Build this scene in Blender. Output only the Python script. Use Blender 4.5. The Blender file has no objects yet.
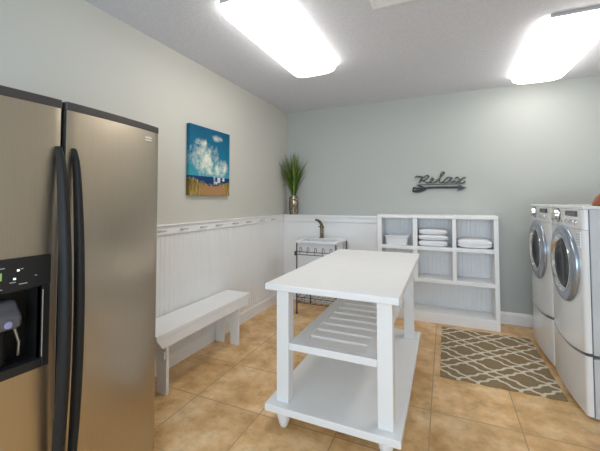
import bpy, bmesh, math, random
from mathutils import Vector, Matrix
R = math.radians
random.seed(7)
S = bpy.context.scene
COL = S.collection

# ------------------------------------------------------------------ materials
def new_mat(name):
    m = bpy.data.materials.new(name); m.use_nodes = True
    nt = m.node_tree
    return m, nt, nt.nodes['Principled BSDF']

def N(nt, t, **kw):
    n = nt.nodes.new(t)
    for k, v in kw.items():
        if k in n.inputs.keys(): n.inputs[k].default_value = v
        else: setattr(n, k, v)
    return n

def math_n(nt, op, a, b=None, c=None):
    n = nt.nodes.new('ShaderNodeMath'); n.operation = op
    for i, v in enumerate((a, b, c)):
        if v is None: continue
        if isinstance(v, (int, float)): n.inputs[i].default_value = v
        else: nt.links.new(v, n.inputs[i])
    return n.outputs[0]

def mixc(nt, fac, a, b):
    n = nt.nodes.new('ShaderNodeMix'); n.data_type = 'RGBA'
    for sock, v in ((n.inputs[0], fac), (n.inputs[6], a), (n.inputs[7], b)):
        if isinstance(v, (int, float)): sock.default_value = v
        elif isinstance(v, tuple): sock.default_value = (*v[:3], 1)
        else: nt.links.new(v, sock)
    return n.outputs[2]

def coords(nt, kind='Object'):
    return nt.nodes.new('ShaderNodeTexCoord').outputs[kind]

def noise(nt, vec, scale, detail=4, rough=.5, out='Fac'):
    n = nt.nodes.new('ShaderNodeTexNoise')
    n.inputs['Scale'].default_value = scale; n.inputs['Detail'].default_value = detail
    n.inputs['Roughness'].default_value = rough
    nt.links.new(vec, n.inputs['Vector'])
    return n.outputs[out]

def ramp(nt, fac, stops):
    n = nt.nodes.new('ShaderNodeValToRGB')
    e = n.color_ramp.elements
    while len(e) < len(stops): e.new(.5)
    for i, (p, c) in enumerate(stops):
        e[i].position = p; e[i].color = (*c, 1) if len(c) == 3 else c
    nt.links.new(fac, n.inputs[0])
    return n.outputs[0]

def bump(nt, b, height, strength=.2, dist=.01):
    n = nt.nodes.new('ShaderNodeBump')
    n.inputs['Strength'].default_value = strength; n.inputs['Distance'].default_value = dist
    nt.links.new(height, n.inputs['Height']); nt.links.new(n.outputs[0], b.inputs['Normal'])

def simple(name, col, rough=.5, metal=0, var=.04, vscale=6, bmp=0, bscale=80, spec=None, coat=0):
    m, nt, b = new_mat(name)
    v = coords(nt)
    f = noise(nt, v, vscale)
    a = tuple(max(0, c*(1-var)) for c in col); d = tuple(min(1, c*(1+var)) for c in col)
    nt.links.new(ramp(nt, f, [(.3, a), (.7, d)]), b.inputs['Base Color'])
    b.inputs['Roughness'].default_value = rough; b.inputs['Metallic'].default_value = metal
    if spec is not None: b.inputs['Specular IOR Level'].default_value = spec
    if coat: b.inputs['Coat Weight'].default_value = coat; b.inputs['Coat Roughness'].default_value = .08
    if bmp: bump(nt, b, noise(nt, v, bscale, 3), bmp, .004)
    return m

M = {}
M['wall'] = simple('wall_paint', (.57, .555, .50), .75, var=.012, vscale=2, bmp=.05, bscale=140)
M['wall_back'] = simple('wall_paint_back', (.46, .475, .45), .75, var=.012, vscale=2, bmp=.05, bscale=140)
M['ceiling'] = simple('ceiling_texture', (.66, .665, .71), .85, var=.05, vscale=45, bmp=.5, bscale=60)
M['white'] = simple('white_paint', (.84, .835, .83), .42, var=.012, vscale=9)
M['white_trim'] = simple('white_trim_paint', (.82, .82, .82), .45, var=.012, vscale=5)
M['appliance'] = simple('appliance_enamel', (.80, .80, .80), .18, var=.008, coat=.5)
M['seam'] = simple('grey_rubber', (.09, .095, .10), .5)
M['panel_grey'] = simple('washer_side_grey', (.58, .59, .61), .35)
M['ring'] = simple('satin_silver', (.40, .45, .52), .25, metal=.85)
M['chrome'] = simple('chrome', (.86, .86, .86), .06, metal=1)
M['glass'] = simple('smoked_door_glass', (.010, .011, .015), .05, spec=.3)
M['glass'].node_tree.nodes['Principled BSDF'].inputs['IOR'].default_value = 1.22
M['lcd'] = simple('dark_display', (.03, .035, .035), .2)
M['ink'] = simple('dark_ink', (.06, .06, .07), .5)
M['grey_ink'] = simple('grey_ink', (.40, .42, .45), .5)
M['yellow'] = simple('yellow_sticker', (.72, .66, .38), .5)
M['charcoal'] = simple('charcoal_plastic', (.018, .017, .017), .42, spec=.35)
M['handle'] = simple('dark_grey_handle', (.02, .019, .018), .5, spec=.2, bmp=.1)
M['cap'] = simple('brown_black_trim', (.055, .047, .044), .4)
M['blackplastic'] = simple('black_plastic', (.010, .010, .010), .35)
M['chute'] = simple('grey_chute', (.12, .115, .125), .35)
M['led'] = None
M['fridge_side'] = simple('fridge_side', (.05, .05, .05), .5, bmp=.1)
M['blackmetal'] = simple('dark_wire', (.10, .10, .115), .35, metal=.6)
M['plastic'] = simple('white_plastic', (.80, .81, .83), .35)
M['bronze'] = simple('antique_brass', (.20, .155, .09), .3, metal=.9, var=.2, vscale=30)
M['nickel'] = simple('brushed_nickel', (.48, .47, .46), .3, metal=.9)
M['hook_metal'] = simple('pale_satin_metal', (.66, .65, .63), .35, metal=.5)
M['towel'] = simple('white_terry', (.86, .86, .88), .95, var=.02, vscale=40, bmp=.5, bscale=260)
M['sign'] = simple('glint_mottled_metal', (.13, .14, .115), .35, metal=.7, var=.75, vscale=40)  # strong mottling paints light highlights into the dark grey metal
M['sign_arrow'] = simple('dark_weathered_metal', (.06, .062, .065), .42, metal=.6, var=.4, vscale=28)
M['rust'] = simple('rust_glaze', (.33, .10, .035), .35, var=.2, vscale=12)
M['tray'] = simple('lamp_tray', (.45, .45, .46), .5)
M['shadow_gap'] = simple('painted_gap_shade', (.02, .02, .02), .8)

m, nt, b = new_mat('stainless')
v = coords(nt)
mp = N(nt, 'ShaderNodeMapping'); mp.inputs['Scale'].default_value = (1, 160, 1.2); nt.links.new(v, mp.inputs[0])
f = noise(nt, mp.outputs[0], 5, 2)
nt.links.new(ramp(nt, f, [(.2, (.475, .41, .32)), (.8, (.545, .475, .38))]), b.inputs['Base Color'])
b.inputs['Metallic'].default_value = 1
nt.links.new(math_n(nt, 'MULTIPLY_ADD', f, .10, .26), b.inputs['Roughness'])
b.inputs['Anisotropic'].default_value = .4
M['steel'] = m

m, nt, b = new_mat('led_white'); b.inputs['Base Color'].default_value = (.8, .85, .8, 1)
b.inputs['Emission Color'].default_value = (.8, .9, .85, 1); b.inputs['Emission Strength'].default_value = .8
M['led'] = m
m, nt, b = new_mat('violet_glint'); b.inputs['Base Color'].default_value = (.3, .3, .5, 1)  # violet highlight painted on the ice chute, faintly glowing, no lamp
b.inputs['Emission Color'].default_value = (.35, .35, .9, 1); b.inputs['Emission Strength'].default_value = .03
M['violet_glint'] = m
m, nt, b = new_mat('led_green'); b.inputs['Base Color'].default_value = (.2, .35, .1, 1)
b.inputs['Emission Color'].default_value = (.25, .45, .12, 1); b.inputs['Emission Strength'].default_value = .15
M['led_green'] = m

LAMP = 3.1
m, nt, b = new_mat('lamp_lens'); b.inputs['Base Color'].default_value = (.85, .85, .83, 1)
b.inputs['Emission Color'].default_value = (1, .965, .915, 1); b.inputs['Emission Strength'].default_value = LAMP
b.inputs['Roughness'].default_value = .5
M['lens'] = m

# floor tile
m, nt, b = new_mat('floor_tile')
v = coords(nt)
mp = N(nt, 'ShaderNodeMapping'); mp.inputs['Location'].default_value = (5.1, 5*.4755-2.325+.4755*2+.4755*4, 0)
nt.links.new(v, mp.inputs[0])
br = N(nt, 'ShaderNodeTexBrick', offset=0.0, squash=1.0)
br.inputs['Scale'].default_value = 1; br.inputs['Brick Width'].default_value = .5; br.inputs['Row Height'].default_value = .4755
br.inputs['Mortar Size'].default_value = .0035; br.inputs['Mortar Smooth'].default_value = .2; br.inputs['Bias'].default_value = 0
br.inputs['Color1'].default_value = (.92, .92, .92, 1); br.inputs['Color2'].default_value = (1.06, 1.06, 1.06, 1)
nt.links.new(mp.outputs[0], br.inputs['Vector'])
n1 = noise(nt, v, 4.2, 7, .62); n2 = noise(nt, v, 13, 8, .7)
c1 = ramp(nt, n1, [(.30, (.50, .27, .095)), (.5, (.74, .47, .215)), (.70, (.90, .67, .40))])
c2 = ramp(nt, n2, [(.28, (.66, .62, .56)), (.48, (.98, .98, .98)), (.72, (1.15, 1.13, 1.1))])
mu = N(nt, 'ShaderNodeMix', data_type='RGBA', blend_type='MULTIPLY'); mu.inputs[0].default_value = .8
nt.links.new(c1, mu.inputs[6]); nt.links.new(c2, mu.inputs[7])
mu2 = N(nt, 'ShaderNodeMix', data_type='RGBA', blend_type='MULTIPLY'); mu2.inputs[0].default_value = 1
nt.links.new(mu.outputs[2], mu2.inputs[6]); nt.links.new(br.outputs['Color'], mu2.inputs[7])
colr = mixc(nt, br.outputs['Fac'], mu2.outputs[2], (.40, .27, .155))
nt.links.new(colr, b.inputs['Base Color'])
nt.links.new(math_n(nt, 'MULTIPLY_ADD', n2, .25, .28), b.inputs['Roughness'])
bump(nt, b, math_n(nt, 'SUBTRACT', math_n(nt, 'MULTIPLY', n2, .12), br.outputs['Fac']), .35, .004)
M['floor'] = m

# rug: cream double lattice on taupe
m, nt, b = new_mat('rug_pile')
v = coords(nt)
sp = N(nt, 'ShaderNodeSeparateXYZ'); nt.links.new(v, sp.inputs[0])
wob = noise(nt, v, 22, 2); wv = math_n(nt, 'MULTIPLY', math_n(nt, 'SUBTRACT', wob, .5), .05)
X, Y = sp.outputs[0], sp.outputs[1]
ax = math_n(nt, 'MULTIPLY', X, 1 / .40); ay = math_n(nt, 'MULTIPLY', Y, 1 / .36)
def lines(u):
    s = math_n(nt, 'FRACT', u)
    d1 = math_n(nt, 'ABSOLUTE', math_n(nt, 'SUBTRACT', s, .3))
    d2 = math_n(nt, 'ABSOLUTE', math_n(nt, 'SUBTRACT', s, .62))
    return math_n(nt, 'MINIMUM', d1, d2)
def step_wave(q):   # small stepped zig-zag along the line
    return math_n(nt, 'MULTIPLY', math_n(nt, 'SINE', math_n(nt, 'MULTIPLY', q, 2*math.pi*3)), .022)
up = math_n(nt, 'ADD', ax, ay); um = math_n(nt, 'SUBTRACT', ax, ay)
U = math_n(nt, 'ADD', math_n(nt, 'ADD', up, wv), step_wave(um))
W = math_n(nt, 'ADD', math_n(nt, 'ADD', um, wv), step_wave(up))
d = math_n(nt, 'MINIMUM', lines(U), lines(W))
fac = ramp(nt, d, [(.032, (1, 1, 1)), (.052, (0, 0, 0))])
fib = noise(nt, v, 180, 2)
taupe = ramp(nt, fib, [(.3, (.19, .13, .062)), (.7, (.32, .235, .13))])
cream = ramp(nt, fib, [(.3, (.58, .50, .38)), (.7, (.78, .70, .56))])
nt.links.new(mixc(nt, fac, taupe, cream), b.inputs['Base Color'])
b.inputs['Roughness'].default_value = .95
bump(nt, b, math_n(nt, 'ADD', math_n(nt, 'MULTIPLY', fib, .6), math_n(nt, 'MULTIPLY', fac, .3)), .8, .006)
M['rug'] = m

# painted beach canvas: object coordinates y (0..W) across, z (0..H) up
m, nt, b = new_mat('beach_painting')
v = coords(nt)
mp = N(nt, 'ShaderNodeMapping'); mp.inputs['Scale'].default_value = (1/.59, 1/.59, 1/.64); nt.links.new(v, mp.inputs[0])
V = mp.outputs[0]
sp = N(nt, 'ShaderNodeSeparateXYZ'); nt.links.new(V, sp.inputs[0]); Yp, Zp = sp.outputs[1], sp.outputs[2]
nz = noise(nt, V, 5, 6, .6); nf = noise(nt, V, 16, 5, .6)
nzc = math_n(nt, 'SUBTRACT', nz, .5); nfc = math_n(nt, 'SUBTRACT', nf, .5)
sky = ramp(nt, math_n(nt, 'ADD', Zp, math_n(nt, 'MULTIPLY', nzc, .25)),
           [(.30, (.04, .30, .38)), (.55, (.006, .155, .26)), (1, (.003, .085, .17))])
def blob(y, z, ry, rz, amp):
    a = math_n(nt, 'POWER', math_n(nt, 'DIVIDE', math_n(nt, 'SUBTRACT', Yp, y), ry), 2)
    c = math_n(nt, 'POWER', math_n(nt, 'DIVIDE', math_n(nt, 'SUBTRACT', Zp, z), rz), 2)
    dd = math_n(nt, 'ADD', a, c)
    return math_n(nt, 'MULTIPLY', math_n(nt, 'SUBTRACT', 1, dd), amp)
cl = blob(.36, .52, .40, .25, 1.2); cl = math_n(nt, 'MAXIMUM', cl, blob(.68, .43, .24, .16, 1))
cl = math_n(nt, 'MAXIMUM', cl, blob(.26, .76, .17, .065, .8)); cl = math_n(nt, 'MAXIMUM', cl, blob(.64, .88, .16, .05, .8))
cl = math_n(nt, 'MAXIMUM', cl, blob(.2, .42, .18, .08, .7))
cl = math_n(nt, 'ADD', math_n(nt, 'MULTIPLY', math_n(nt, 'MAXIMUM', cl, -1.0), .8), math_n(nt, 'ADD', math_n(nt, 'MULTIPLY', nzc, 3.4), math_n(nt, 'MULTIPLY', nfc, 1.3)))
clf = ramp(nt, cl, [(-.0, (0, 0, 0)), (.5, (.35, .35, .35)), (1.0, (.9, .9, .9))])
skyc = mixc(nt, clf, sky, (.78, .80, .66))
seaf = ramp(nt, math_n(nt, 'ADD', Zp, math_n(nt, 'MULTIPLY', nfc, .01)), [(.275, (1, 1, 1)), (.28, (0, 0, 0))])
c = mixc(nt, seaf, skyc, (.004, .045, .14))
dl = math_n(nt, 'MULTIPLY', math_n(nt, 'POWER', math_n(nt, 'ABSOLUTE', math_n(nt, 'SUBTRACT', Yp, .55)), 1.2), .22)
dz = math_n(nt, 'SUBTRACT', math_n(nt, 'ADD', dl, .155), Zp)
dz = math_n(nt, 'ADD', dz, math_n(nt, 'MULTIPLY', nfc, .22))
df = ramp(nt, dz, [(.0, (0, 0, 0)), (.02, (1, 1, 1))])
mp2 = N(nt, 'ShaderNodeMapping'); mp2.inputs['Scale'].default_value = (1, 34, 7); mp2.inputs['Rotation'].default_value = (.5, 0, 0); nt.links.new(V, mp2.inputs[0])
gr = noise(nt, mp2.outputs[0], 1, 4)
dune = ramp(nt, gr, [(.3, (.06, .055, .010)), (.5, (.26, .18, .04)), (.68, (.50, .37, .13))])
sandm = blob(.55, .06, .40, .14, 1)
dune = mixc(nt, ramp(nt, math_n(nt, 'ADD', sandm, math_n(nt, 'MULTIPLY', nfc, 1.5)), [(.1, (0, 0, 0)), (.5, (1, 1, 1))]), dune, (.38, .21, .09))
c = mixc(nt, df, c, dune)
def rectmask(y, z, hy, hz):
    a = math_n(nt, 'LESS_THAN', math_n(nt, 'ABSOLUTE', math_n(nt, 'SUBTRACT', Yp, y)), hy)
    e = math_n(nt, 'LESS_THAN', math_n(nt, 'ABSOLUTE', math_n(nt, 'SUBTRACT', Zp, z)), hz)
    return math_n(nt, 'MULTIPLY', a, e)
wm = rectmask(.585, .225, .018, .065)
for q in ((.70, .235, .04, .04), (.635, .19, .03, .02), (.82, .255, .03, .03)): wm = math_n(nt, 'MAXIMUM', wm, rectmask(*q))
wm = math_n(nt, 'MULTIPLY', wm, ramp(nt, nf, [(.38, (.35, .35, .35)), (.55, (1, 1, 1))]))
c = mixc(nt, wm, c, (.72, .76, .76))
nt.links.new(c, b.inputs['Base Color']); b.inputs['Roughness'].default_value = .7; b.inputs['Specular IOR Level'].default_value = .25
bump(nt, b, nf, .25, .004)
M['painting'] = m

# grass blades and mercury-glass vase
m, nt, b = new_mat('grass_blade')
v = coords(nt)
gi = nt.nodes.new('ShaderNodeNewGeometry').outputs['Random Per Island']
nt.links.new(ramp(nt, gi, [(0, (.02, .05, .006)), (.35, (.06, .13, .012)), (.7, (.17, .27, .03)), (1, (.36, .46, .09))]), b.inputs['Base Color'])
b.inputs['Roughness'].default_value = .45
M['grass'] = m
m, nt, b = new_mat('mercury_glass')
v = coords(nt)
nt.links.new(ramp(nt, noise(nt, v, 30, 6, .7), [(.35, (.06, .045, .035)), (.5, (.22, .17, .12)), (.65, (.75, .66, .52))]), b.inputs['Base Color'])
b.inputs['Roughness'].default_value = .22; b.inputs['Metallic'].default_value = .7
M['vase'] = m

# ------------------------------------------------------------------ mesh helpers
def bx(bm, x0, x1, y0, y1, z0, z1):
    vs = [bm.verts.new((x, y, z)) for x in (x0, x1) for y in (y0, y1) for z in (z0, z1)]
    for q in ((0, 1, 3, 2), (4, 6, 7, 5), (0, 4, 5, 1), (2, 3, 7, 6), (0, 2, 6, 4), (1, 5, 7, 3)):
        bm.faces.new([vs[i] for i in q])
    return vs

def prism(bm, pts, axis, a, b):
    """closed polygon pts (2-D) extruded along axis from a to b; pts use the other two axes in order"""
    def P(p, t):
        if axis == 'X': return (t, p[0], p[1])
        if axis == 'Y': return (p[0], t, p[1])
        return (p[0], p[1], t)
    A = [bm.verts.new(P(p, a)) for p in pts]; B = [bm.verts.new(P(p, b)) for p in pts]
    n = len(pts)
    bm.faces.new(A); bm.faces.new(B[::-1])
    for i in range(n): bm.faces.new((A[i], B[i], B[(i+1) % n], A[(i+1) % n]))

def smooth_path(pts, n=8):
    pts = [Vector(p) for p in pts]
    out = []
    for i in range(len(pts)-1):
        p0 = pts[max(i-1, 0)]; p1 = pts[i]; p2 = pts[i+1]; p3 = pts[min(i+2, len(pts)-1)]
        for k in range(n):
            t = k/n
            out.append(.5*((2*p1)+(-p0+p2)*t+(2*p0-5*p1+4*p2-p3)*t*t+(-p0+3*p1-3*p2+p3)*t**3))
    out.append(pts[-1])
    return out

def tube(bm, pts, r, seg=8, sx=1.0, ref=None, closed=False):
    """sweep an ellipse along pts; r may be a list; sx stretches along the reference axis"""
    pts = [Vector(p) for p in pts]; n = len(pts)
    rs = r if isinstance(r, (list, tuple)) else [r]*n
    rings = []
    prev = Vector(ref) if ref else None
    for i, p in enumerate(pts):
        if closed: t = pts[(i+1) % n]-pts[i-1]
        else: t = pts[min(i+1, n-1)]-pts[max(i-1, 0)]
        t = t.normalized() if t.length > 1e-9 else Vector((0, 0, 1))
        if prev is None: prev = Vector((0, 0, 1)) if abs(t.z) < .9 else Vector((1, 0, 0))
        u = prev-t*prev.dot(t)
        if u.length < 1e-6: u = t.orthogonal()
        u.normalize(); w = t.cross(u)
        if not ref: prev = u
        rings.append([bm.verts.new(p+u*math.cos(2*math.pi*k/seg)*rs[i]*sx+w*math.sin(2*math.pi*k/seg)*rs[i]) for k in range(seg)])
    m = n if closed else n-1
    for i in range(m):
        a, c = rings[i], rings[(i+1) % n]
        for k in range(seg): bm.faces.new((a[k], a[(k+1) % seg], c[(k+1) % seg], c[k]))
    if not closed:
        bm.faces.new(rings[0][::-1]); bm.faces.new(rings[-1])

def lathe(bm, prof, c, axis='Z', seg=32, s=(1, 1)):
    """prof: (radius, offset along axis) list; closes where radius is 0"""
    rings = []
    for r, h in prof:
        ring = []
        cnt = 1 if r < 1e-6 else seg
        for k in range(cnt):
            a = 2*math.pi*k/seg; p, q = r*math.cos(a)*s[0], r*math.sin(a)*s[1]
            if axis == 'Z': co = (c[0]+p, c[1]+q, c[2]+h)
            elif axis == 'X': co = (c[0]+h, c[1]+p, c[2]+q)
            else: co = (c[0]+p, c[1]+h, c[2]+q)
            ring.append(bm.verts.new(co))
        rings.append(ring)
    for a, d in zip(rings, rings[1:]):
        if len(a) == 1 and len(d) == 1: continue
        for k in range(seg):
            k2 = (k+1) % seg
            if len(a) == 1: bm.faces.new((a[0], d[k2], d[k]))
            elif len(d) == 1: bm.faces.new((a[k], a[k2], d[0]))
            else: bm.faces.new((a[k], a[k2], d[k2], d[k]))
    if len(rings[0]) > 1: bm.faces.new(rings[0][::-1])
    if len(rings[-1]) > 1: bm.faces.new(rings[-1])

def wpos(o):
    p = Vector((0, 0, 0))
    while o: p += o.location; o = o.parent
    return p

def obj(name, bm, m, parent=None, base=None, bevel=0, smooth=False, seg=2, sub=0):
    """bm is in world coordinates; the object's origin is its parent's (or base)"""
    org = Vector(base) if base is not None else (wpos(parent) if parent else Vector((0, 0, 0)))
    bmesh.ops.translate(bm, verts=bm.verts, vec=-org)
    bmesh.ops.recalc_face_normals(bm, faces=bm.faces)
    me = bpy.data.meshes.new(name); bm.to_mesh(me); bm.free()
    me.materials.append(M[m] if isinstance(m, str) else m)
    o = bpy.data.objects.new(name, me); COL.objects.link(o)
    if parent:
        o.parent = parent; o.location = org-wpos(parent)
    else: o.location = org
    if bevel:
        md = o.modifiers.new('Bevel', 'BEVEL'); md.width = bevel; md.segments = seg; md.limit_method = 'ANGLE'; md.angle_limit = R(35)
        md.harden_normals = False
    if sub:
        md = o.modifiers.new('Sub', 'SUBSURF'); md.levels = sub; md.render_levels = sub
    if smooth:
        for p in me.polygons: p.use_smooth = True
        me.set_sharp_from_angle(angle=R(40))
    return o

def tag(o, label, cat, group=None):
    o['label'] = label; o['category'] = cat
    if group: o['group'] = group
    return o

def thing(name, label, cat, loc, group=None):
    o = bpy.data.objects.new(name, None); COL.objects.link(o); o.location = loc
    o.empty_display_size = .1
    return tag(o, label, cat, group)

def struct(name, bm, m, **kw):
    o = obj(name, bm, m, **kw); o['kind'] = 'structure'; return o

def box(name, m, parent, *d, **kw):
    bm = bmesh.new(); bx(bm, *d); return obj(name, bm, m, parent, **kw)

def sbox(name, m, *d, **kw):
    bm = bmesh.new(); bx(bm, *d); return struct(name, bm, m, **kw)

# ------------------------------------------------------------------ room
XL, XR, YB, YN, ZC = -2.085, 1.62, 4.27, -1.6, 2.64
sbox('floor', 'floor', XL-.1, XR+.1, YN-.1, YB+.1, -.1, 0)
sbox('ceiling', 'ceiling', XL-.1, XR+.1, YN-.1, YB+.1, ZC, ZC+.1)
sbox('wall_left', 'wall', XL-.1, XL, YN-.1, YB+.1, 0, ZC)
sbox('wall_back', 'wall_back', XL, XR, YB, YB+.1, 0, ZC)
sbox('wall_right', 'wall', XR, XR+.1, YN-.1, YB+.1, 0, ZC)
# wall behind the camera with a daylight window opening
WX0, WX1, WZ0, WZ1 = -1.5, 1.4, .5, 2.35
bm = bmesh.new()
bx(bm, XL, WX0, YN-.1, YN, 0, ZC); bx(bm, WX1, XR, YN-.1, YN, 0, ZC)
bx(bm, WX0, WX1, YN-.1, YN, 0, WZ0); bx(bm, WX0, WX1, YN-.1, YN, WZ1, ZC)
struct('wall_front', bm, 'wall')
bm = bmesh.new()
for a in (WX0, WX1-.05, (WX0+WX1)/2-.025): bx(bm, a, a+.05, YN-.07, YN-.02, WZ0, WZ1)
for z in (WZ0, WZ1-.05, (WZ0+WZ1)/2-.02): bx(bm, WX0, WX1, YN-.07, YN-.02, z, z+.05)
struct('window_1', bm, 'white_trim')

def beads(a0, a1, front, depth, pitch=.05, g=.007):
    pts = []; a = a0
    while a < a1-1e-6:
        e = min(a+pitch, a1)
        pts += [(a, front), (max(a, e-g), front), (max(a, e-g*.5), front-depth)]
        a = e
    pts.append((a1, front))
    return pts

# beadboard wainscot on the left wall
bm = bmesh.new()
p = beads(1.30, YB-.13, XL+.012, .0035)
poly = [(x, y) for y, x in p]+[(XL, YB-.13), (XL, 1.30)]
prism(bm, poly, 'Z', .11, 1.10)
struct('trim_1', bm, 'white_trim')
def skirting(name, pts2, axis, a, b):
    bm = bmesh.new(); prism(bm, pts2, axis, a, b); return struct(name, bm, 'white_trim')
skirting('baseboard_left', [(XL, 0), (XL+.02, 0), (XL+.02, .105), (XL+.012, .125), (XL+.006, .14), (XL, .14)], 'Y', 1.30, YB-.13)
skirting('baseboard_back', [(YB, 0), (YB-.018, 0), (YB-.018, .10), (YB-.012, .115), (YB-.005, .128), (YB, .128)], 'X', .53, XR)

# boxed-out low wall behind the utility sink, with its ledge and band
YP = 4.145
bm = bmesh.new()
bx(bm, XL, -.745, YP, YB, 0, 1.135)
struct('wall_low', bm, 'white_trim')
bm = bmesh.new()
bx(bm, XL, -.745, YP-.018, YP, 1.078, 1.14); bx(bm, XL, -.745, YP-.036, YB, 1.14, 1.165)
struct('trim_2', bm, 'white_trim', bevel=.003)
bm = bmesh.new(); bx(bm, XL, -.745, YP-.014, YP, 0, .12)
struct('baseboard_low', bm, 'white_trim', bevel=.003)

# ------------------------------------------------------------------ peg rail with hooks
t = thing('peg_rail', 'long white wall rail carrying a row of small metal hooks above the beadboard', 'coat rack', (XL, 2.7, 1.085))
bm = bmesh.new()
bx(bm, XL, XL+.024, 1.30, YP-.038, 1.085, 1.155); bx(bm, XL, XL+.036, 1.30, YP-.038, 1.155, 1.167)
obj('board', bm, 'white_trim', t, bevel=.003)
for y in (1.45, 1.69, 1.937, 2.182, 2.431, 2.655, 2.933, 3.20, 3.50, 3.78):
    bm = bmesh.new(); z = 1.117; x = XL+.024
    bx(bm, x, x+.003, y-.034, y+.034, z-.009, z+.009)
    tube(bm, smooth_path([(x+.003, y-.028, z), (x+.022, y-.029, z-.001), (x+.036, y-.027, z+.004), (x+.038, y, z+.006), (x+.036, y+.027, z+.004), (x+.022, y+.029, z-.001), (x+.003, y+.028, z)], 4), .0045, 8)
    obj('hook', bm, 'hook_metal', t, smooth=True)

# ------------------------------------------------------------------ wall outlet
t = thing('wall_outlet', 'small white outlet plate low on the beadboard wall beyond the bench', 'outlet', (XL+.012, 3.57, .345))
bm = bmesh.new(); bx(bm, XL+.012, XL+.019, 3.532, 3.608, .288, .402); obj('cover_plate', bm, 'plastic', t, bevel=.003)
for z in (.325, .365):
    bm = bmesh.new(); lathe(bm, [(.017, 0), (.017, .003), (0, .003)], (XL+.019, 3.57, z), 'X', 16); obj('socket', bm, 'plastic', t)

# ------------------------------------------------------------------ beach painting
t = thing('wall_art_canvas', 'square unframed canvas painting of teal sky, sea and grassy dunes', 'painting', (XL, 2.235, 1.41))
bm = bmesh.new(); bx(bm, XL, XL+.036, 2.235, 2.825, 1.41, 2.05)
obj('canvas', bm, 'painting', t, bevel=.003)

# ------------------------------------------------------------------ script sign with arrow
def sgn(px, py):     # sign sketch units (0..600 across, 0..323 down) to the wall
    return Vector((-.428+px*.00121, YB-.018, 1.752-py*.00108))
t = thing('wall_sign', 'grey metal script word sign over an arrow on the back wall', 'sign', (-.07, YB, 1.44))
strokes = [
    [(85, 105), (95, 92), (130, 95), (165, 100), (200, 82), (212, 92), (195, 120), (160, 140), (135, 138)],     # R bowl
    [(158, 98), (140, 130), (122, 165)],                                                                            # R stem
    [(150, 138), (175, 150), (195, 166), (222, 158), (250, 138), (258, 122), (244, 118), (232, 140), (240, 164), (262, 164), (288, 146),
     (318, 112), (356, 66), (350, 54), (332, 62), (318, 110), (310, 150), (322, 166), (345, 160)],                  # e, l
    [(420, 118), (390, 112), (362, 135), (352, 160), (372, 168), (402, 146), (424, 116), (412, 150), (424, 166), (450, 150)],  # a
    [(450, 126), (474, 112), (488, 134), (500, 162), (522, 172), (540, 160)],                                        # x
    [(545, 116), (520, 124), (496, 145), (470, 168), (452, 164)],
]
bm = bmesh.new()
for s in strokes: tube(bm, smooth_path([sgn(*p) for p in s], 5), .0088, 8, sx=1.0, ref=(0, 1, 0))
for px, py in ((130, 150), (310, 140), (500, 150)):
    tube(bm, [sgn(px, py), sgn(px, py)+Vector((0, .0175, 0))], .003, 6)
obj('lettering', bm, 'sign', t, smooth=True)
bm = bmesh.new()
bar = [(100, 188), (230, 186), (380, 186), (520, 184)]
tube(bm, smooth_path([sgn(*p) for p in bar], 4), .0045, 6)
tube(bm, smooth_path([sgn(*p) for p in ((70, 262), (140, 240), (200, 224), (280, 220), (400, 222), (500, 222))], 5), .012, 8)
for a in (((62, 218), (110, 226), (170, 222), (200, 226)), ((60, 258), (90, 268), (140, 262), (190, 236)), ((110, 190), (140, 205), (180, 224)), ((70, 218), (66, 240), (60, 262))):
    tube(bm, smooth_path([sgn(*p) for p in a], 5), .009, 8)
A = [sgn(*p) for p in ((556, 228), (462, 264), (490, 228), (474, 192))]
prism(bm, [(p.x, p.z) for p in A], 'Y', YB-.024, YB-.012)
for px, py in ((170, 232), (440, 222)): tube(bm, [sgn(px, py), sgn(px, py)+Vector((0, .0175, 0))], .003, 6)
obj('arrow', bm, 'sign_arrow', t, smooth=True)

# ------------------------------------------------------------------ ceiling lamps and vent
def lamp(x0, x1, y0, y1, label):
    t = thing('ceiling_lamp', label, 'ceiling light', ((x0+x1)/2, (y0+y1)/2, ZC), 'fluorescent ceiling lamps')
    cx, hx = (x0+x1)/2, (x1-x0)/2
    box('tray', 'tray', t, x0+.035, x1-.035, y0+.004, y1-.004, ZC-.022, ZC-.001, bevel=.003)
    bm = bmesh.new()
    H = .085; ny, na = 22, 22; rings = []
    for i in range(ny+1):
        v = i/ny; yy = y0+.012+(y1-y0-.024)*v
        e = min(v, 1-v)*(y1-y0)          # distance from the end
        k = min(1, e/.10); ks = math.sqrt(max(0, 1-(1-k)**2))
        hz = H*(.18+.82*ks); wx = hx*(.90+.10*ks)
        ring = []
        for j in range(na+1):
            a = math.pi*j/na; c_, s_ = math.cos(a), math.sin(a)
            px = math.copysign(abs(c_)**.55, c_)*wx; pz = abs(s_)**.62*hz
            ring.append(bm.verts.new((cx-px, yy, ZC-.012-pz)))
        rings.append(ring)
    for a, c in zip(rings, rings[1:]):
        for j in range(na): bm.faces.new((a[j], a[j+1], c[j+1], c[j]))
    bm.faces.new(rings[0]); bm.faces.new(rings[-1][::-1])
    for r_ in range(ny): bm.faces.new((rings[r_][0], rings[r_+1][0], rings[r_+1][-1], rings[r_][-1]))
    obj('diffuser', bm, 'lens', t, smooth=True)
lamp(-1.33, -.90, 1.66, 2.95, 'puffy white fluorescent ceiling light nearer the painting wall')
lamp(.655, 1.10, 2.72, 4.03, 'puffy white fluorescent ceiling light above the washing machines')

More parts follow.
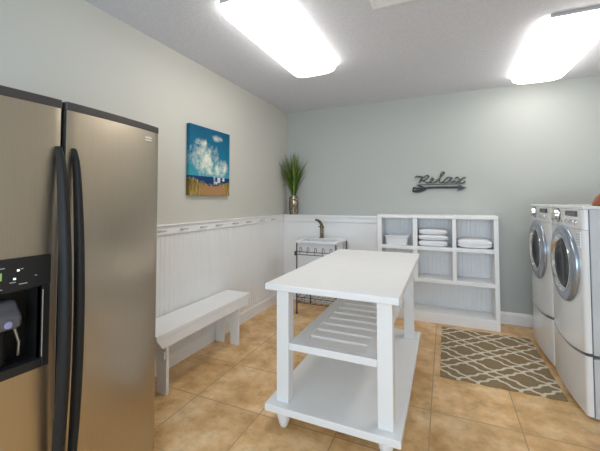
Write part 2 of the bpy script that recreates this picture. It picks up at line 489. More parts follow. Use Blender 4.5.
t = thing('ceiling_vent', 'white slatted air vent in the ceiling', 'vent', (-.23, 1.98, ZC))
bm = bmesh.new(); x0, x1, y0, y1 = -.415, -.05, 1.82, 2.155
bx(bm, x0, x1, y0, y0+.025, ZC-.012, ZC-.001); bx(bm, x0, x1, y1-.025, y1, ZC-.012, ZC-.001)
bx(bm, x0, x0+.025, y0+.025, y1-.025, ZC-.012, ZC-.001); bx(bm, x1-.025, x1, y0+.025, y1-.025, ZC-.012, ZC-.001)
obj('frame', bm, 'white_trim', t, bevel=.003)
bm = bmesh.new()
y = y0+.035
while y < y1-.035:
    prism(bm, [(y, ZC-.002), (y+.003, ZC-.002), (y+.014, ZC-.013), (y+.011, ZC-.013)], 'X', x0+.025, x1-.025); y += .02
obj('louvre', bm, 'white_trim', t)
box('louvre_shade_plate', 'tray', t, x0+.025, x1-.025, y0+.025, y1-.025, ZC-.0015, ZC-.0005)  # grey plate painting shade into the gaps between the louvres

# ------------------------------------------------------------------ refrigerator
FC, FH = .86, .46
def bow(y):
    u = (y-FC)/FH
    return -1.383-.045*u*u
t = thing('refrigerator', 'stainless steel side by side refrigerator with dark curved handles', 'refrigerator', (-1.75, FC, 0))
box('cabinet', 'fridge_side', t, -2.03, -1.505, .410, 1.312, .012, 1.738, bevel=.006)
bm = bmesh.new(); bx(bm, -1.505, -1.46, .42, 1.30, .008, .045)
obj('toe_grille', bm, 'blackplastic', t)
for y in (.45, 1.27):
    bm = bmesh.new(); bx(bm, -1.56, -1.495, y-.03, y+.03, 1.738, 1.760); obj('hinge_cover', bm, 'charcoal', t, bevel=.006)

def door_prof(y0, y1, back=-1.50, r=.007):
    """plan outline of a bowed door (x, y) with rounded front corners"""
    pts = []
    n = 14
    ys = [y0+r*.15, y0+r*.5, y0+r]+[y0+r+(y1-y0-2*r)*i/n for i in range(1, n)]+[y1-r, y1-r*.5, y1-r*.15]
    for y in ys:
        e = min(y-y0, y1-y); d = 0
        if e < r: q = 1-e/r; d = r*(1-math.sqrt(max(0, 1-q*q)))
        pts.append((bow(y)-d, y))
    return [(back, y0)]+[(bow(y0)-r*.9, y0)]+pts+[(bow(y1)-r*.9, y1)]+[(back, y1)]

def handle(y, parent, out, w):
    bm = bmesh.new(); pts = []; rs = []
    zt, zb = 1.565, .20
    n = 30
    for i in range(n+1):
        v = i/n; z = zt+(zb-zt)*v
        o = out*math.sin(math.pi*min(1, max(0, v)))**.7
        pts.append((bow(y)+.012+o, y, z)); rs.append(.5*w*(.45+.55*math.sin(math.pi*v)**.35))
    tube(bm, pts, rs, 14, sx=1.35, ref=(1, 0, 0))
    for z in (zt-.012, zb+.012): bx(bm, bow(y)-.006, bow(y)+.010, y-w*.2, y+w*.2, z-.02, z+.02)
    return obj('handle', bm, 'handle', parent, smooth=True)

def door_cap(y0, y1, parent):
    bm = bmesh.new()
    prism(bm, [(x+.003, y) if x > -1.49 else (x, y) for x, y in door_prof(y0, y1)], 'Z', 1.726, 1.76)
    return obj('trim_cap', bm, 'cap', parent, bevel=.003)

# right (wide) door
bm = bmesh.new(); prism(bm, door_prof(.812, 1.320), 'Z', .05, 1.726)
d = obj('fridge_door', bm, 'steel', t, smooth=True)
door_cap(.812, 1.320, d)
box('gap_shade_strip', 'shadow_gap', d, -1.50, bow(.812)+.0005, .8085, .8150, .05, 1.726); handle(.842, d, .050, .034)  # black strip on the door edge paints in the shade of the door gap
bm = bmesh.new(); xb = bow(1.235)
bx(bm, xb-.002, xb+.004, 1.212, 1.259, 1.668, 1.696)
obj('badge', bm, 'steel', d, bevel=.002)
bm = bmesh.new(); bx(bm, xb+.004, xb+.0055, 1.216, 1.253, 1.673, 1.678); bx(bm, xb+.004, xb+.0055, 1.216, 1.255, 1.686, 1.691)
obj('badge_lettering', bm, 'plastic', d)

# left (freezer) door with a real opening for the dispenser
y0, y1, hy0, hy1, hz0, hz1 = .400, .799, .502, .768, .745, 1.158
bm = bmesh.new()
pr = door_prof(y0, y1)
prism(bm, pr, 'Z', .05, hz0); prism(bm, pr, 'Z', hz1, 1.726)
left = [p for p in pr if p[1] < hy0]+[(bow(hy0), hy0), (-1.50, hy0)]
right = [(-1.50, hy1), (bow(hy1), hy1)]+[p for p in pr if p[1] > hy1]
prism(bm, left, 'Z', hz0, hz1); prism(bm, right, 'Z', hz0, hz1)
bmesh.ops.remove_doubles(bm, verts=bm.verts, dist=1e-5)
d = obj('freezer_door', bm, 'steel', t, smooth=True)
door_cap(y0, y1, d); handle(.784, d, .060, .040)
bm = bmesh.new()
def pad(ya, yb, za, zb, th=.008, back=.03):
    n = 6; P = [(bow(ya+(yb-ya)*i/n)+th, ya+(yb-ya)*i/n) for i in range(n+1)]
    prism(bm, P+[(bow(yb)-back, yb), (bow(ya)-back, ya)], 'Z', za, zb)
pad(hy0, .527, hz0, 1.045); pad(.744, hy1, hz0, 1.045); pad(.527, .744, hz0, .778)
obj('dispenser_bezel', bm, 'charcoal', d, bevel=.003)
bm = bmesh.new(); pad(hy0, hy1, 1.045, hz1, .010)
obj('control_panel', bm, 'charcoal', d, bevel=.003)
bm = bmesh.new()       # open recess
bx(bm, -1.497, -1.488, .51, .762, .76, 1.05)
bx(bm, -1.488, bow(.53)-.005, .517, .527, .76, 1.05); bx(bm, -1.488, bow(.76)-.005, .744, .754, .76, 1.05)
bx(bm, -1.488, bow(.64)-.01, .527, .744, 1.036, 1.048); bx(bm, -1.488, bow(.64)-.012, .527, .744, .757, .766)
obj('recess', bm, 'blackplastic', d)
bm = bmesh.new(); tube(bm, [(bow(.744)+.010, .7425, .785), (bow(.744)+.010, .7425, 1.03)], .0022, 6)
obj('edge_trim', bm, 'nickel', d)
bm = bmesh.new()
prism(bm, [(-1.485, 1.0), (-1.445, 1.0), (-1.425, .97), (-1.40, .945), (-1.405, .905), (-1.44, .90), (-1.485, .93)], 'Y', .585, .695)
obj('ice_chute', bm, 'chute', d, bevel=.012, seg=3)
bm = bmesh.new(); lathe(bm, [(0, 0), (.012, 0), (.012, .003), (0, .004)], (-1.4025, .650, .925), 'X', 16)  # small disc painting a violet glint onto the chute
obj('chute_glint', bm, 'violet_glint', d)
bm = bmesh.new(); tube(bm, [(-1.45, .625, .90), (-1.445, .625, .85), (-1.44, .625, .79)], .036, 14)
obj('paddle', bm, 'charcoal', d, smooth=True)
bm = bmesh.new(); tube(bm, [(-1.425, .68, .90), (-1.42, .692, .85), (-1.43, .695, .80)], .005, 8)
obj('lever', bm, 'nickel', d, smooth=True)
bm = bmesh.new()
for k in range(9): bx(bm, -1.484+k*.0095, -1.480+k*.0095, .53, .742, .766, .773)
obj('drip_tray', bm, 'charcoal', d)
for ya, za, m_, w_, h_ in ((.665, 1.115, 'led', .006, .006), (.655, 1.087, 'led', .007, .006), (.612, 1.10, 'led_green', .016, .026)):
    bm = bmesh.new(); bx(bm, bow(ya)+.0095, bow(ya)+.0115, ya-w_/2, ya+w_/2, za-h_/2, za+h_/2); obj('indicator_light', bm, m_, d)
for ya, yb, za in ((.60, .632, 1.056), (.668, .70, 1.066), (.615, .628, 1.128), (.642, .66, 1.075), (.672, .68, 1.119), (.715, .722, 1.088)):
    bm = bmesh.new(); ym = (ya+yb)/2; bx(bm, bow(ym)+.0092, bow(ym)+.0106, ya, yb, za-.0016, za+.0016)
    obj('panel_marking', bm, 'grey_ink', d)

# ------------------------------------------------------------------ bench
t = thing('bench', 'long white wooden bench against the beadboard wall', 'bench', (-1.92, 2.22, 0))
box('seat', 'white', t, -2.058, -1.772, 1.645, 2.795, .415, .45, bevel=.005)
bm = bmesh.new(); prism(bm, [(1.65, .4145), (2.79, .4145), (2.745, .345), (1.70, .345)], 'X', -1.795, -1.774); obj('apron', bm, 'white', t, bevel=.003)
box('apron', 'white', t, -2.050, -2.026, 1.71, 2.735, .335, .415, bevel=.003)
for y in (1.755, 2.625):
    bm = bmesh.new()
    xa, xb = -2.052, -1.7965
    xm = (xa+xb)/2
    prism(bm, [(xa, 0), (xa+.085, 0), (xm-.028, .235), (xm, .262), (xm+.028, .235), (xb-.085, 0), (xb, 0), (xb, .415), (xa+.027, .415), (xa+.027, .335), (xa+.002, .335)], 'Y', y, y+.026)
    obj('leg', bm, 'white', t, bevel=.003)
bm = bmesh.new(); bx(bm, -1.935, -1.908, 1.781, 2.625, .27, .325)
obj('stretcher', bm, 'white', t, bevel=.003)
box('tenon', 'white', t, -1.846, -1.806, 1.746, 1.755, .25, .30, bevel=.002)

# ------------------------------------------------------------------ work table / island cart
t = thing('work_table', 'white wooden work table with slatted middle shelf and solid bottom shelf', 'table', (-.61, 2.51, 0))
box('tabletop', 'white', t, -1.003, -.219, 1.745, 3.285, .822, .86, bevel=.006)
LX = ((-.957, -.876), (-.346, -.263)); LY = ((1.81, 1.885), (3.07, 3.145))
for xa, xb in LX:
    for ya, yb in LY:
        bm = bmesh.new(); bx(bm, xa, xb, ya, yb, .14, .8215); obj('leg', bm, 'white', t, bevel=.004)
for xa in (-.945, -.303): box('apron', 'white', t, xa, xa+.02, 1.886, 3.069, .745, .8215, bevel=.003)
bm = bmesh.new()     # middle shelf: frame and cross slats
z0, z1 = .458, .500
bx(bm, -.875, -.347, 1.812, 1.850, z0, z1); bx(bm, -.875, -.347, 3.105, 3.143, z0, z1)
bx(bm, -.875, -.800, 1.850, 3.105, z0, z1); bx(bm, -.428, -.347, 1.850, 3.105, z0, z1)
obj('shelf_frame', bm, 'white', t, bevel=.003)
y = 1.862
while y < 3.03:
    bm = bmesh.new(); bx(bm, -.800, -.428, y, y+.086, z1-.024, z1-.004); obj('slat', bm, 'white', t, bevel=.003)
    y += .1215
box('bottom_shelf', 'white', t, -1.012, -.219, 1.758, 3.275, .098, .14, bevel=.005)
for xa in (-.908, -.303):
    for ya in (1.815, 3.11):
        bm = bmesh.new()
        lathe(bm, [(.012, .0), (.020, .003), (.026, .012), (.036, .045), (.045, .08), (.047, .0978)], (xa, ya, 0), 'Z', 4*5)
        obj('foot', bm, 'white', t, smooth=True)

# ------------------------------------------------------------------ utility sink on a metal stand
t = thing('utility_sink', 'white utility sink on a dark metal stand with wire racks', 'sink', (-1.40, 3.87, 0))
sx0, sx1, sy0, sy1, sz = -1.66, -1.14, 3.625, 4.095, .873
bm = bmesh.new()
ix0, ix1, iy0, iy1 = sx0+.05, sx1-.05, sy0+.05, sy1-.11
bx(bm, sx0, sx1, sy0, iy0, sz-.024, sz); bx(bm, sx0, sx1, iy1, sy1, sz-.024, sz)
bx(bm, sx0, ix0, iy0, iy1, sz-.024, sz); bx(bm, ix1, sx1, iy0, iy1, sz-.024, sz)
obj('rim', bm, 'plastic', t, bevel=.004)
bm = bmesh.new(); zb = .60
bx(bm, ix0-.01, ix1+.01, iy0-.01, iy0, zb, sz-.0245); bx(bm, ix0-.01, ix1+.01, iy1, iy1+.01, zb, sz-.0245)
bx(bm, ix0-.01, ix0, iy0, iy1, zb, sz-.0245); bx(bm, ix1, ix1+.01, iy0, iy1, zb, sz-.0245); bx(bm, ix0, ix1, iy0, iy1, zb, zb+.01)
obj('basin', bm, 'plastic', t)
for x in (sx0+.012, sx1-.012):
    for y in (sy0+.014, sy1-.014):
        bm = bmesh.new(); bx(bm, x-.0065, x+.0065, y-.0065, y+.0065, 0, sz-.0245); lathe(bm, [(.015, 0), (.015, .02)], (x, y, 0), 'Z', 12)
        obj('leg', bm, 'blackmetal', t)
bm = bmesh.new(); yf = sy0-.004
for z in (.745, .712): tube(bm, [(sx0-.004, yf, z), (sx1+.004, yf, z)], .0045, 6)
for y_ in (sy0, sy1-.02):
    pass
for k in range(5):
    x = sx0+.075+k*.095
    tube(bm, smooth_path([(x-.012, yf-.006, .712), (x-.012, yf-.006, .785), (x, yf-.006, .80), (x+.012, yf-.006, .785), (x+.012, yf-.006, .745)], 3), .0035, 6)
lathe(bm, [(0, 0), (.016, 0), (.016, .05), (0, .05)], (sx0+.006, yf-.004, .70), 'Z', 10)
obj('towel_rail', bm, 'blackmetal', t)
bm = bmesh.new(); 
for z in (.135, .20):
    tube(bm, [(sx0+.01, sy0+.012, z), (sx1-.01, sy0+.012, z), (sx1-.01, sy1-.012, z), (sx0+.01, sy1-.012, z)], .005, 6, closed=True)
k = sx0+.045
while k < sx1-.02:
    tube(bm, [(k, sy0+.012, .20), (k, sy0+.014, .137), (k, sy1-.014, .137), (k, sy1-.012, .20)], .002, 5); k += .07
k = sy0+.06
while k < sy1-.02:
    tube(bm, [(sx0+.01, k, .20), (sx0+.012, k, .133), (sx1-.012, k, .133), (sx1-.01, k, .20)], .002, 5); k += .08
obj('wire_basket', bm, 'blackmetal', t)
bm = bmesh.new(); fx, fy = -1.468, 4.035
lathe(bm, [(.034, 0), (.034, .008), (.024, .014), (.022, .05), (.026, .06), (.022, .07), (.022, .125), (.029, .132), (.029, .152), (.02, .16), (0, .16)], (fx, fy, sz), 'Z', 20)
tube(bm, smooth_path([(fx, fy, sz+.145), (fx-.004, fy-.006, sz+.175), (fx-.016, fy-.02, sz+.205), (fx-.036, fy-.045, sz+.230), (fx-.060, fy-.075, sz+.238)], 6), [.024-.012*i/24 for i in range(25)], 12)
tube(bm, smooth_path([(fx-.015, fy, sz+.142), (fx-.034, fy-.004, sz+.146), (fx-.046, fy-.005, sz+.152)], 4), .007, 8)
obj('faucet', bm, 'bronze', t, smooth=True)

# ------------------------------------------------------------------ cubby shelf
t = thing('cubby_shelf', 'low white cubby shelf with beadboard back against the back wall', 'shelf unit', (-.11, 4.1, 0))
fx0, fx1, fy0, fy1 = -.738, .512, 3.965, 4.265
box('top', 'white', t, fx0, fx1, fy0-.004, fy1, 1.155, 1.192, bevel=.004)
box('side_panel', 'white', t, fx0, fx0+.05, fy0, fy1-.02, 0, 1.155, bevel=.003)
box('side_panel', 'white', t, fx1-.042, fx1, fy0, fy1-.02, 0, 1.155, bevel=.003)
dv = ((-.337, -.289), (.072, .112))
for z0, z1 in ((.797, .838), (.440, .482)):
    box('shelf', 'white', t, fx0+.05, fx1-.042, fy0+.001, fy1-.02, z0, z1, bevel=.003)
for a, c in dv:
    box('divider', 'white', t, a, c, fy0+.002, fy1-.02, .838, 1.155, bevel=.002)
    box('divider', 'white', t, a, c, fy0+.002, fy1-.02, .482, .797, bevel=.002)
box('bottom_board', 'white', t, fx0+.05, fx1-.042, fy0+.012, fy1-.02, .075, .11, bevel=.003)
box('plinth', 'white', t, fx0+.05, fx1-.042, fy0, fy0+.02, 0, .11, bevel=.003)
bm = bmesh.new()
p = beads(fx0+.002, fx1-.002, 0, .0035, .046, .007)
prism(bm, [(a, fy1-.014-f) for a, f in p]+[(fx1-.002, fy1), (fx0+.002, fy1)], 'Z', .0, 1.155)
obj('back_panel', bm, 'white', t)

# storage tub
t = thing('storage_tub', 'white plastic tub in the left top cubby', 'tub', (-.52, 4.10, .838))
bm = bmesh.new()
def rring(cx, cy, hx, hy, z, r, n=5):
    out = []
    for sx_, sy_, a0 in ((1, 1, 0), (-1, 1, 90), (-1, -1, 180), (1, -1, 270)):
        for i in range(n+1):
            a = R(a0+90*i/n); out.append(bm.verts.new((cx+sx_*(hx-r)+r*math.cos(a), cy+sy_*(hy-r)+r*math.sin(a), z)))
    return out
def loft(rings, cap0=True, cap1=True):
    for a, c in zip(rings, rings[1:]):
        n = len(a)
        for i in range(n): bm.faces.new((a[i], a[(i+1) % n], c[(i+1) % n], c[i]))
    if cap0: bm.faces.new(rings[0][::-1])
    if cap1: bm.faces.new(rings[-1])
cx, cy, zb = -.525, 4.105, .839
loft([rring(cx, cy, .118, .105, zb, .025), rring(cx, cy, .132, .118, zb+.100, .03), rring(cx, cy, .132, .118, zb+.101, .03),
      rring(cx, cy, .127, .113, zb+.101, .028), rring(cx, cy, .113, .10, zb+.006, .022)])
obj('body', bm, 'plastic', t, smooth=True)
bm = bmesh.new()
a = [rring(cx, cy, .133, .119, zb+.096, .03), rring(cx, cy, .143, .129, zb+.096, .034), rring(cx, cy, .143, .129, zb+.107, .034), rring(cx, cy, .129, .115, zb+.107, .028)]
loft(a+[a[0]], False, False)
obj('rim', bm, 'plastic', t, smooth=True)

# folded towels
def towel(x0, x1, y0, y1, z0, z1, label, seed, group=None):
    rnd = random.Random(seed)
    bm = bmesh.new()
    cx, cy, cz = (x0+x1)/2, (y0+y1)/2, (z0+z1)/2
    hx, hy, hz = (x1-x0)/2, (y1-y0)/2, (z1-z0)/2
    nu, nv = 40, 26; rings = []
    ph = [rnd.uniform(0, 6) for _ in range(6)]
    for j in range(nv+1):
        v = -1+2*j/nv
        k = (1-abs(v)**5)**.3 if abs(v) < 1 else 0
        ring = []
        for i in range(nu):
            a = 2*math.pi*i/nu; c_, s_ = math.cos(a), math.sin(a)
            X_ = math.copysign(abs(c_)**.42, c_); Z_ = math.copysign(abs(s_)**.62, s_)
            g = 1-.10*math.exp(-(Z_/.12)**2)*(abs(c_) > .3)            # fold line round the middle
            w = .03*math.sin(3*X_+ph[0])*math.sin(2.2*v+ph[1])+.025*math.sin(5*X_+ph[2]+2*v)
            zz = cz+hz*Z_*(.35+.65*k)*(1-.10*abs(X_)**3)+hz*(w if Z_ > -.5 else 0)*.9
            ring.append(bm.verts.new((cx+hx*X_*g*(.93+.07*k), cy+hy*v*(1-.02*abs(Z_))*g, max(z0, min(zz, z1)))))
        rings.append(ring)
    for a, c in zip(rings, rings[1:]):
        for i in range(nu): bm.faces.new((a[i], a[(i+1) % nu], c[(i+1) % nu], c[i]))
    bm.faces.new(rings[0]); bm.faces.new(rings[-1][::-1])
    o = obj('folded_towel', bm, 'towel', None, base=(cx, cy, z0), smooth=True)
    return tag(o, label, 'towel', group)
G = 'folded towels in the cubby shelf'
towel(-.283, .030, 3.995, 4.235, .839, .905, 'folded white towel at the bottom of the stack of three', 1, G)
towel(-.285, .038, 3.992, 4.235, .906, .968, 'folded white towel in the middle of the stack of three', 2, G)
towel(-.278, .028, 3.998, 4.235, .969, 1.035, 'folded white towel on top of the stack of three', 3, G)
towel(.122, .462, 3.99, 4.24, .839, .940, 'thick folded white towel alone in the right top cubby', 4, G)

# ------------------------------------------------------------------ grass in a vase
t = thing('potted_grass', 'tall green grass in a mottled silver brown vase on the corner ledge', 'plant', (-1.945, 4.19, 1.165))
bm = bmesh.new(); vx, vy, vz = -1.945, 4.192, 1.1655
lathe(bm, [(.058, 0), (.064, .006), (.066, .03), (.060, .036), (.066, .042), (.066, .20), (.060, .208), (.066, .214), (.064, .238), (.052, .250), (.052, .262), (.044, .262), (.044, .22), (0, .22)], (vx, vy, vz), 'Z', 28)
obj('vase', bm, 'vase', t, smooth=True)
bm = bmesh.new(); rnd = random.Random(3)
def blade(ang, lean, L, w, droop=.0):
    base = Vector((vx+rnd.uniform(-.02, .02), vy+rnd.uniform(-.02, .02), vz+.225))
    n = 8; prev = None; P = []
    dirv = Vector((math.cos(ang), math.sin(ang), 0)); side = Vector((-math.sin(ang), math.cos(ang), 0))
    p = base.copy(); th = lean*.25
    for i in range(n+1):
        v = i/n
        q = Vector((max(XL+.02+.006*rnd.random(), p.x), min(YB-.012, p.y), p.z))
        P.append((q, w*(.55+.45*min(1, v*3))*(1-v**2.2)+.0004))
        th = lean*(.3+.9*v)+droop*v*v
        p = p+(dirv*math.sin(th)+Vector((0, 0, 1))*math.cos(th))*(L/n)
    for q, ww in P:
        cur = (bm.verts.new(q-side*ww+dirv*ww*.2), bm.verts.new(q), bm.verts.new(q+side*ww+dirv*ww*.2))
        if prev:
            bm.faces.new((prev[0], prev[1], cur[1], cur[0])); bm.faces.new((prev[1], prev[2], cur[2], cur[1]))
        prev = cur
for k in range(120):
    blade(rnd.uniform(math.pi*.95, math.pi*2.05), abs(rnd.gauss(.05, .36)), rnd.uniform(.40, .68), rnd.uniform(.006, .011))
for k in range(70):
    blade(rnd.choice((rnd.uniform(3.6, 4.7), rnd.uniform(5.4, 6.4))), rnd.uniform(.35, .95), rnd.uniform(.40, .62), .007)
for k in range(5): blade(rnd.uniform(3.4, 4.6), .9, .40, .005, 1.7)
obj('foliage', bm, 'grass', t, smooth=True)

# ------------------------------------------------------------------ rug
bm = bmesh.new()
rx0, rx1, ry0, ry1 = -.047, .742, 2.787, 3.86
n = 24
P = [(rx0+(rx1-rx0)*i/n, ry0+.004*math.sin(i*1.7)) for i in range(n+1)]+[(rx1+.003*math.sin(i*2.1), ry0+(ry1-ry0)*i/n) for i in range(1, n)]
P += [(rx1-(rx1-rx0)*i/n, ry1+.004*math.sin(i*1.3)) for i in range(n+1)]+[(rx0+.003*math.sin(i*1.9), ry1-(ry1-ry0)*i/n) for i in range(1, n)]
prism(bm, P, 'Z', .0005, .013)
tag(obj('rug', bm, 'rug', None, base=(rx0, ry0, 0), bevel=.004), 'taupe rug with cream lattice lines on the tile floor', 'rug')

# ------------------------------------------------------------------ washing machine and dryer on pedestals
def text_mesh(txt, size, y, z, x, m, parent, name):
    cu = bpy.data.curves.new(name, 'FONT'); cu.body = txt; cu.size = size; cu.extrude = .0006; cu.align_x = 'CENTER'; cu.align_y = 'CENTER'
    tmp = bpy.data.objects.new(name, cu); COL.objects.link(tmp)
    dg = bpy.context.evaluated_depsgraph_get(); me = bpy.data.meshes.new_from_object(tmp.evaluated_get(dg))
    COL.objects.unlink(tmp); bpy.data.objects.remove(tmp)
    me.transform(Matrix(((0, 0, -1, 0), (-1, 0, 0, 0), (0, 1, 0, 0), (0, 0, 0, 1))))
    me.materials.clear(); me.materials.append(M[m])
    o = bpy.data.objects.new(name, me); COL.objects.link(o)
    if parent: o.parent = parent; o.location = Vector((x, y, z))-wpos(parent)
    return o

FX = .795
def machine(y0, y1, name, label, cat, extras):
    yc = (y0+y1)/2; W = y1-y0
    t = thing(name, label, cat, (1.17, yc, 0), 'front loading laundry machines')
    def fr(u):              # bowed front, u from 0 (near side) to 1 (far side)
        e = min(u, 1-u)*W; d = 0
        if e < .018: q = 1-e/.018; d = .018*(1-math.sqrt(max(0, 1-q*q)))
        return FX-.018*(1-(2*u-1)**2)+d
    def seam(u): return .352+.034*(2*u-1)**2+.012*(1-u)
    US = [0, .006, .016, .03, .05]+[.05+.9*i/20 for i in range(1, 20)]+[.95, .97, .984, .994, 1]
    def front(name, zlo, zhi, m, parent, th=.03, off=0):
        bm = bmesh.new(); n = len(US)
        NZ = 8
        F = [[bm.verts.new((fr(u)+off, y0+W*u, zlo(u)+(zhi(u)-zlo(u))*k/NZ)) for u in US] for k in range(NZ+1)]
        B = [[bm.verts.new((FX+th, y0+W*u, (zlo(u), zhi(u))[k])) for u in US] for k in (0, 1)]
        for k in range(NZ):
            for i in range(n-1): bm.faces.new((F[k][i], F[k][i+1], F[k+1][i+1], F[k+1][i]))
        for i in range(n-1):
            bm.faces.new((B[0][i], B[0][i+1], F[0][i+1], F[0][i])); bm.faces.new((F[NZ][i], F[NZ][i+1], B[1][i+1], B[1][i]))
        for i in (0, n-1): bm.faces.new([F[k][i] for k in range(NZ+1)]+[B[1][i], B[0][i]])
        bm.faces.new(B[0]); bm.faces.new(B[1][::-1])
        bmesh.ops.triangulate(bm, faces=[f for f in bm.faces if len(f.verts) > 4])
        return obj(name, bm, m, parent, smooth=True)
    # body, top and sides
    box('cabinet', 'panel_grey', t, FX+.036, 1.53, y0+.004, y1-.004, .395, 1.300, bevel=.006)
    box('top_panel', 'appliance', t, FX+.004, 1.535, y0, y1, 1.300, 1.322, bevel=.006)
    front('front_panel', lambda u: seam(u)+.010, lambda u: 1.17, 'appliance', t)
    cp = front('control_panel', lambda u: 1.172, lambda u: 1.2995, 'appliance', t, off=.002)
    pd = box('pedestal', 'panel_grey', t, FX+.036, 1.53, y0+.004, y1-.004, .012, .375, bevel=.006)
    front('drawer_front', lambda u: .022, lambda u: seam(u)-.010, 'appliance', pd)
    bm = bmesh.new(); bx(bm, FX+.014, FX+.040, y0+.006, y1-.006, .32, .42); bx(bm, FX+.0305, FX+.0355, y0+.002, y1-.002, .024, 1.298)
    obj('gasket', bm, 'seam', t)
    for yy in (y0+.06, y1-.06):
        for xx in (FX+.09, 1.47):
            bm = bmesh.new(); lathe(bm, [(.024, 0), (.024, .0118)], (xx, yy, 0), 'Z', 14); obj('foot', bm, 'blackplastic', t)
    # door
    zc = .915; yd = yc-(.03 if extras else 0)
    x0 = fr(.5)+.004
    bm = bmesh.new()
    lathe(bm, [(.262, .01), (.266, -.006), (.262, -.016), (.250, -.024), (.228, -.029), (.206, -.030), (.200, -.027), (.198, 0)], (x0, yd, zc), 'X', 64)
    # hollow ring: drop the end caps
    caps = [f for f in bm.faces if len(f.verts) > 4]
    bmesh.ops.delete(bm, geom=caps, context='FACES_ONLY')
    dr = obj('door', bm, 'ring', t, smooth=True)
    bm = bmesh.new(); lathe(bm, [(.201, -.027), (.199, -.030), (.193, -.031), (.172, -.018), (.168, -.012), (.164, -.004)], (x0, yd, zc), 'X', 64)
    caps = [f for f in bm.faces if len(f.verts) > 4]; bmesh.ops.delete(bm, geom=caps, context='FACES_ONLY')
    obj('chrome_bezel', bm, 'chrome', dr, smooth=True)
    bm = bmesh.new(); lathe(bm, [(.170, -.014), (.160, -.020), (.13, -.018), (.09, -.013), (.05, -.010), (0, -.009)], (x0, yd, zc), 'X', 64)
    caps = [f for f in bm.faces if len(f.verts) > 4]; bmesh.ops.delete(bm, geom=caps, context='FACES_ONLY')
    obj('door_glass', bm, 'glass', dr, smooth=True)
    # controls
    def fx(y): return fr((y-y0)/W)+.002
    ky = y0+W*.63; kz = 1.250
    bm = bmesh.new(); lathe(bm, [(.044, 0), (.044, -.006), (.036, -.008), (.033, -.030), (.028, -.034), (0, -.034)], (fx(ky)+.003, ky, kz), 'X', 32)
    obj('knob', bm, 'chrome', cp, smooth=True)
    bm = bmesh.new(); tube(bm, [(fx(ky)-.0005, ky+.050*math.cos(a), kz+.050*math.sin(a)) for a in [2*math.pi*i/32 for i in range(32)]], .0035, 6, closed=True)
    obj('dial_ring', bm, 'ink', cp)
    ly = y0+W*.25; lw = .098
    bm = bmesh.new(); bx(bm, fx(ly)-.004, fx(ly)+.02, ly-lw, ly+lw, 1.252, 1.288); obj('display', bm, 'lcd', cp, bevel=.003)
    for i, yy in enumerate((ly+.070, ly, ly-.070)):
        bm = bmesh.new(); lathe(bm, [(.021, .004), (.021, -.006), (.017, -.009), (0, -.009)], (fx(yy), yy, 1.215), 'X', 20, (1, .85)); obj('button', bm, 'chrome', cp, smooth=True)
    bm = bmesh.new(); yy = y0+W*.5; lathe(bm, [(.010, .003), (.010, -.006), (0, -.007)], (fx(yy), yy, 1.212), 'X', 14); obj('button', bm, 'nickel', cp, smooth=True)
    yy = y0+W*.855
    text_mesh('LG', .042, yy-.012, 1.217, fx(yy)-.0012, 'ink', cp, 'brand_lettering')
    bm = bmesh.new(); lathe(bm, [(.016, .002), (.016, -.002), (0, -.002)], (fx(yy), yy+.035, 1.217), 'X', 20); obj('brand_emblem', bm, 'nickel', cp)
    if extras:
        yy = y0+W*.84
        bm = bmesh.new(); bx(bm, fx(yy)-.0015, fx(yy)+.004, yy-.05, yy+.05, 1.258, 1.294); s_ = obj('sticker', bm, 'yellow', t); s_['label'] = 'pale yellow sticker'
        yy = y0+W*.10
        bm = bmesh.new(); bx(bm, fr(.10)-.0012, fr(.10)+.004, yy-.045, yy+.045, 1.055, 1.155); s_ = obj('care_label', bm, 'plastic', t)
        bm = bmesh.new()
        for k in range(5): bx(bm, fr(.10)-.002, fr(.10)+.003, yy-.036, yy+.036-(.02 if k % 2 else 0), 1.136-k*.017, 1.141-k*.017)
        obj('care_label_print', bm, 'grey_ink', s_)
    return t
machine(3.290, 3.985, 'dryer', 'white front loading laundry machine in the back corner next to the cubby shelf', 'dryer', False)
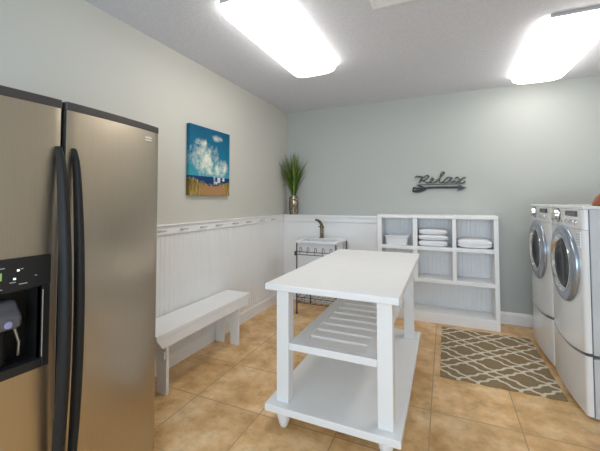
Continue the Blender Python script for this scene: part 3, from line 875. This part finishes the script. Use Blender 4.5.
machine(2.615, 3.282, 'washing_machine', 'white front loading laundry machine nearest the camera with a yellow sticker', 'washing machine', True)

t = thing('bowl', 'rust brown rounded bowl upturned on top of the nearer laundry machine', 'bowl', (1.045, 2.80, 1.322))
bm = bmesh.new()
lathe(bm, [(.128, 0), (.136, .004), (.132, .02), (.118, .055), (.085, .09), (.05, .102), (.045, .112), (0, .112)], (1.045, 2.80, 1.3225), 'Z', 36)
obj('body', bm, 'rust', t, smooth=True)

# ------------------------------------------------------------------ daylight and camera
W = bpy.data.worlds.new('World'); S.world = W; W.use_nodes = True
bg = W.node_tree.nodes['Background']; bg.inputs[0].default_value = (.68, .84, 1.0, 1); bg.inputs[1].default_value = 2.55
pl = bpy.data.lights.new('window_portal', 'AREA'); pl.shape = 'RECTANGLE'; pl.size = WX1-WX0; pl.size_y = WZ1-WZ0
pl.cycles.is_portal = True
po = bpy.data.objects.new('window_portal', pl); COL.objects.link(po)
po.location = ((WX0+WX1)/2, YN-.12, (WZ0+WZ1)/2); po.rotation_euler = (R(90), 0, 0)   # faces +Y

f, yaw, pit, roll, py = 327.34, .415082, .0351014, -.00147915, 189.036
fw = Vector((-math.sin(yaw)*math.cos(pit), math.cos(yaw)*math.cos(pit), math.sin(pit)))
rt = Vector((math.cos(yaw), math.sin(yaw), 0)); up = rt.cross(fw)
r2 = rt*math.cos(roll)+up*math.sin(roll); u2 = -rt*math.sin(roll)+up*math.cos(roll)
cam = bpy.data.cameras.new('camera'); co = bpy.data.objects.new('camera', cam); COL.objects.link(co)
co.matrix_world = Matrix(((r2.x, u2.x, -fw.x, 0), (r2.y, u2.y, -fw.y, 0), (r2.z, u2.z, -fw.z, 1.36), (0, 0, 0, 1)))
cam.sensor_width = 36; cam.lens = f*36/600; cam.shift_y = -(225.5-py)/600; cam.clip_start = .05
S.camera = co
S.view_settings.view_transform = 'Standard'; S.view_settings.look = 'None'
S.view_settings.gamma = 1; S.view_settings.use_curve_mapping = False
S.view_settings.exposure = 1.33
S.cycles.use_denoising = True
S.cycles.max_bounces = 10; S.cycles.diffuse_bounces = 6
